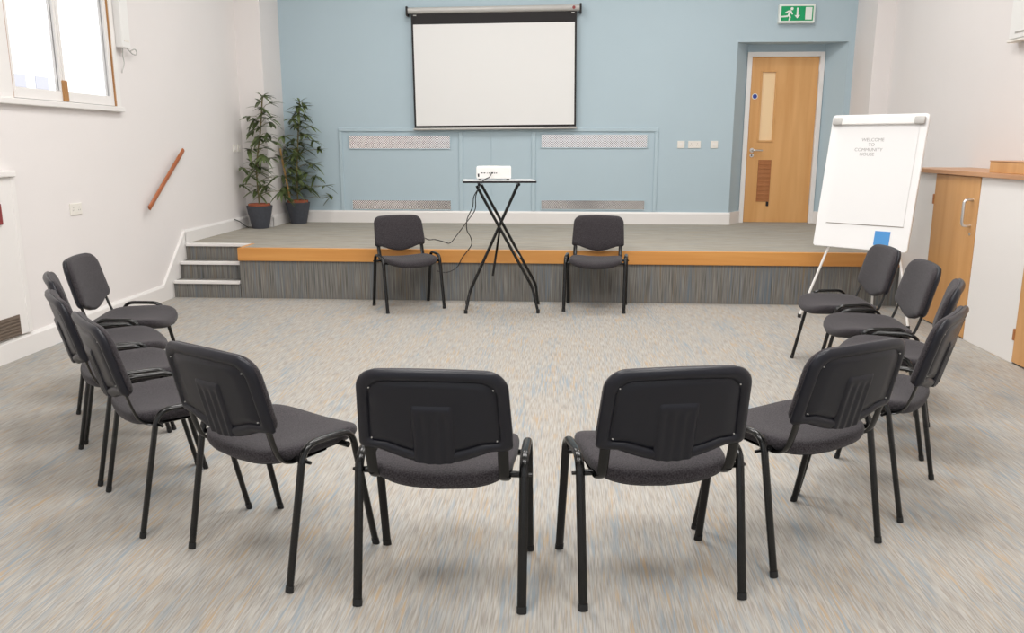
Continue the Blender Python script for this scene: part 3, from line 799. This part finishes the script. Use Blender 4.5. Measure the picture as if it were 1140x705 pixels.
bm = bmesh.new(); box(bm, .115, .235, -.004, -.0005, .04, .155, .001); obj('blue_card', bput(bm), MT['bluecard'], fc)['label'] = 'square blue card on the board'
for k, (s_, zz, dx) in enumerate((('WELCOME', .893, .036), ('TO', .853, .030), ('COMMUNITY', .812, .012), ('HOUSE', .774, .005))):
    M = B @ Matrix.Translation((-.055+dx, -.0066, zz)) @ Matrix.Rotation(PI/2, 4, 'X')
    text_mesh('lettering', s_, .037, MT['ink'], pad, M)
hub = Vector((0, .06, 1.075)); 
R3 = B.to_3x3()
hubp = B @ Vector((0, .10, FH-.08))
Winv = Matrix.Translation((2.4422, 6.818, 0)) @ Matrix.Rotation(yaw, 4, 'Z'); Winv.invert()
for k, f_ in enumerate(((2.06, 6.985, 0), (2.80, 6.56, 0), (2.83, 7.43, 0))):
    foot = Winv @ Vector(f_)
    hp = hubp + Vector(((-.03, 0, 0), (.03, 0, 0), (0, .03, 0))[k])
    d = (foot-hp).normalized()
    bm = bmesh.new(); tube(bm, [hp, hp.lerp(foot, .55)], .014, n=10); lg = obj('leg', bm, MT['alu'], fc, smooth=True)
    bm = bmesh.new(); tube(bm, [hp.lerp(foot, .52), foot+Vector((0, 0, .012))], .0105, n=10); obj('lower_tube', bm, MT['white'], lg, smooth=True)
    bm = bmesh.new(); tube(bm, [foot, foot+Vector((0, 0, .03))], .015, n=10); obj('foot_cap', bm, MT['rubber'], lg, smooth=True)
bm = bmesh.new(); box(bm, -.06, .06, .02, .13, FH-.12, FH-.04, .006); obj('hub', bput(bm), MT['black'], fc)

# ------------------------------------------------------------------ long cupboard on the right
CX = 3.08
cu = thing('cupboard', 'long white and oak cupboard along the right wall', 'cupboard', (CX, 0, 0))
CY0, CY1 = 4.0, YS-.03
ZT = 1.228
d1a, d1b = 6.243, 6.965      # oak door
d0a, d0b = 4.55, 5.545       # next oak door, mostly out of frame
bm = bmesh.new()
box(bm, .02, XR-CX-.03, CY0, CY1, .0, ZT)
obj('carcass', bm, MT['white'], cu)
for a, b_ in ((d1b+.004, CY1), (d0b+.004, d1a-.004), (CY0, d0a-.004)):
    bm = bmesh.new(); box(bm, 0, .02, a, b_, .0, ZT, .002); obj('white_panel', bm, MT['gloss'], cu)['label'] = 'white front panel'
def cdoor(a, b_, left):
    bm = bmesh.new(); box(bm, -.006, .02, a, b_, .012, ZT-.004, .003); dr = obj('cupboard_door', bm, MT['oakd'], cu); dr['label'] = 'oak veneer cupboard door'
    yh = a+.075
    bm = bmesh.new(); tube(bm, fillet([(-.004, yh, 1.055), (-.07, yh, 1.055), (-.07, yh, .86), (-.004, yh, .86)], .03), .011, n=10, side=(0, 1, 0)); obj('handle', bm, MT['steel'], dr, smooth=True)
    bm = bmesh.new(); tube(bm, [(-.004, yh-.008, .80), (-.010, yh-.008, .80)], .012, n=14); obj('lock', bm, MT['steel'], dr, smooth=True)
    for z in (1.02, .2):
        bm = bmesh.new(); box(bm, -.012, .0, b_-.004, b_+.018, z-.04, z+.04, .003); obj('hinge', bm, MT['brown'], dr)
cdoor(d1a, d1b, 0); cdoor(d0a, d0b, 0)
bm = bmesh.new(); box(bm, -.035, XR-CX-.004, CY0, CY1+.0, ZT, ZT+.034, .004); obj('worktop', bm, MT['oaky'], cu)['label'] = 'beech worktop'
bx = thing('wooden_box', 'low wooden box on the right end of the cupboard top', 'box', (CX+.02, 5.4, ZT+.034))
bm = bmesh.new(); box(bm, 0, .35, -1.0, .79, 0, .078, .003); obj('box_body', bm, MT['oakd'], bx)
bm = bmesh.new(); box(bm, -.004, .354, -1.004, .794, .078, .086, .003); obj('lid', bm, MT['oaky'], bx)

# ------------------------------------------------------------------ light
W = bpy.data.worlds.new('World'); scene.world = W; W.use_nodes = True
bg = W.node_tree.nodes['Background']; bg.inputs[0].default_value = (.97, .985, 1.0, 1); bg.inputs[1].default_value = .95

def area(name, loc, sx_, sy_, power, col=(1, .98, .957), rot=(0, 0, 0)):
    l = bpy.data.lights.new(name, 'AREA'); l.shape = 'RECTANGLE'; l.size = sx_; l.size_y = sy_; l.energy = power; l.color = col
    o = bpy.data.objects.new(name, l); COL.objects.link(o); o.location = loc; o.rotation_euler = rot
    return o
for i, (x, y) in enumerate(((-1.2, 1.0), (1.2, 1.0), (-1.2, 4.4), (1.2, 4.4), (-1.4, 7.8), (1.4, 7.8))):
    area('ceiling_lamp', (x, y, ZC-.06), 1.3, 1.3, 76 if y < 7 else 49)
sun = bpy.data.lights.new('sun', 'SUN'); sun.energy = 4.5; sun.angle = .01; so = bpy.data.objects.new('sun', sun); COL.objects.link(so); so.rotation_euler = (0, math.radians(52), 0)

# ------------------------------------------------------------------ camera
cam = bpy.data.cameras.new('Camera'); co = bpy.data.objects.new('Camera', cam); COL.objects.link(co)
cam.sensor_width = 36; cam.lens = 903.73/1140*36; cam.clip_start = .05
R = Vector((0.9981695684379414, 0.060469808021807236, 0.0009565365752154768)); U = Vector((-0.013502512992453435, 0.20741179192373255, 0.9781605342242525)); F = Vector((-0.058950782753942915, 0.9763829939571829, -0.2078486332019178))
M = Matrix(((R.x, U.x, -F.x, 0), (R.y, U.y, -F.y, 0), (R.z, U.z, -F.z, 1.4599), (0, 0, 0, 1)))
co.matrix_world = M
scene.camera = co
vs = scene.view_settings
vs.view_transform = 'Standard'; vs.look = 'None'; vs.exposure = 0.07; vs.gamma = 1.0; vs.use_curve_mapping = False
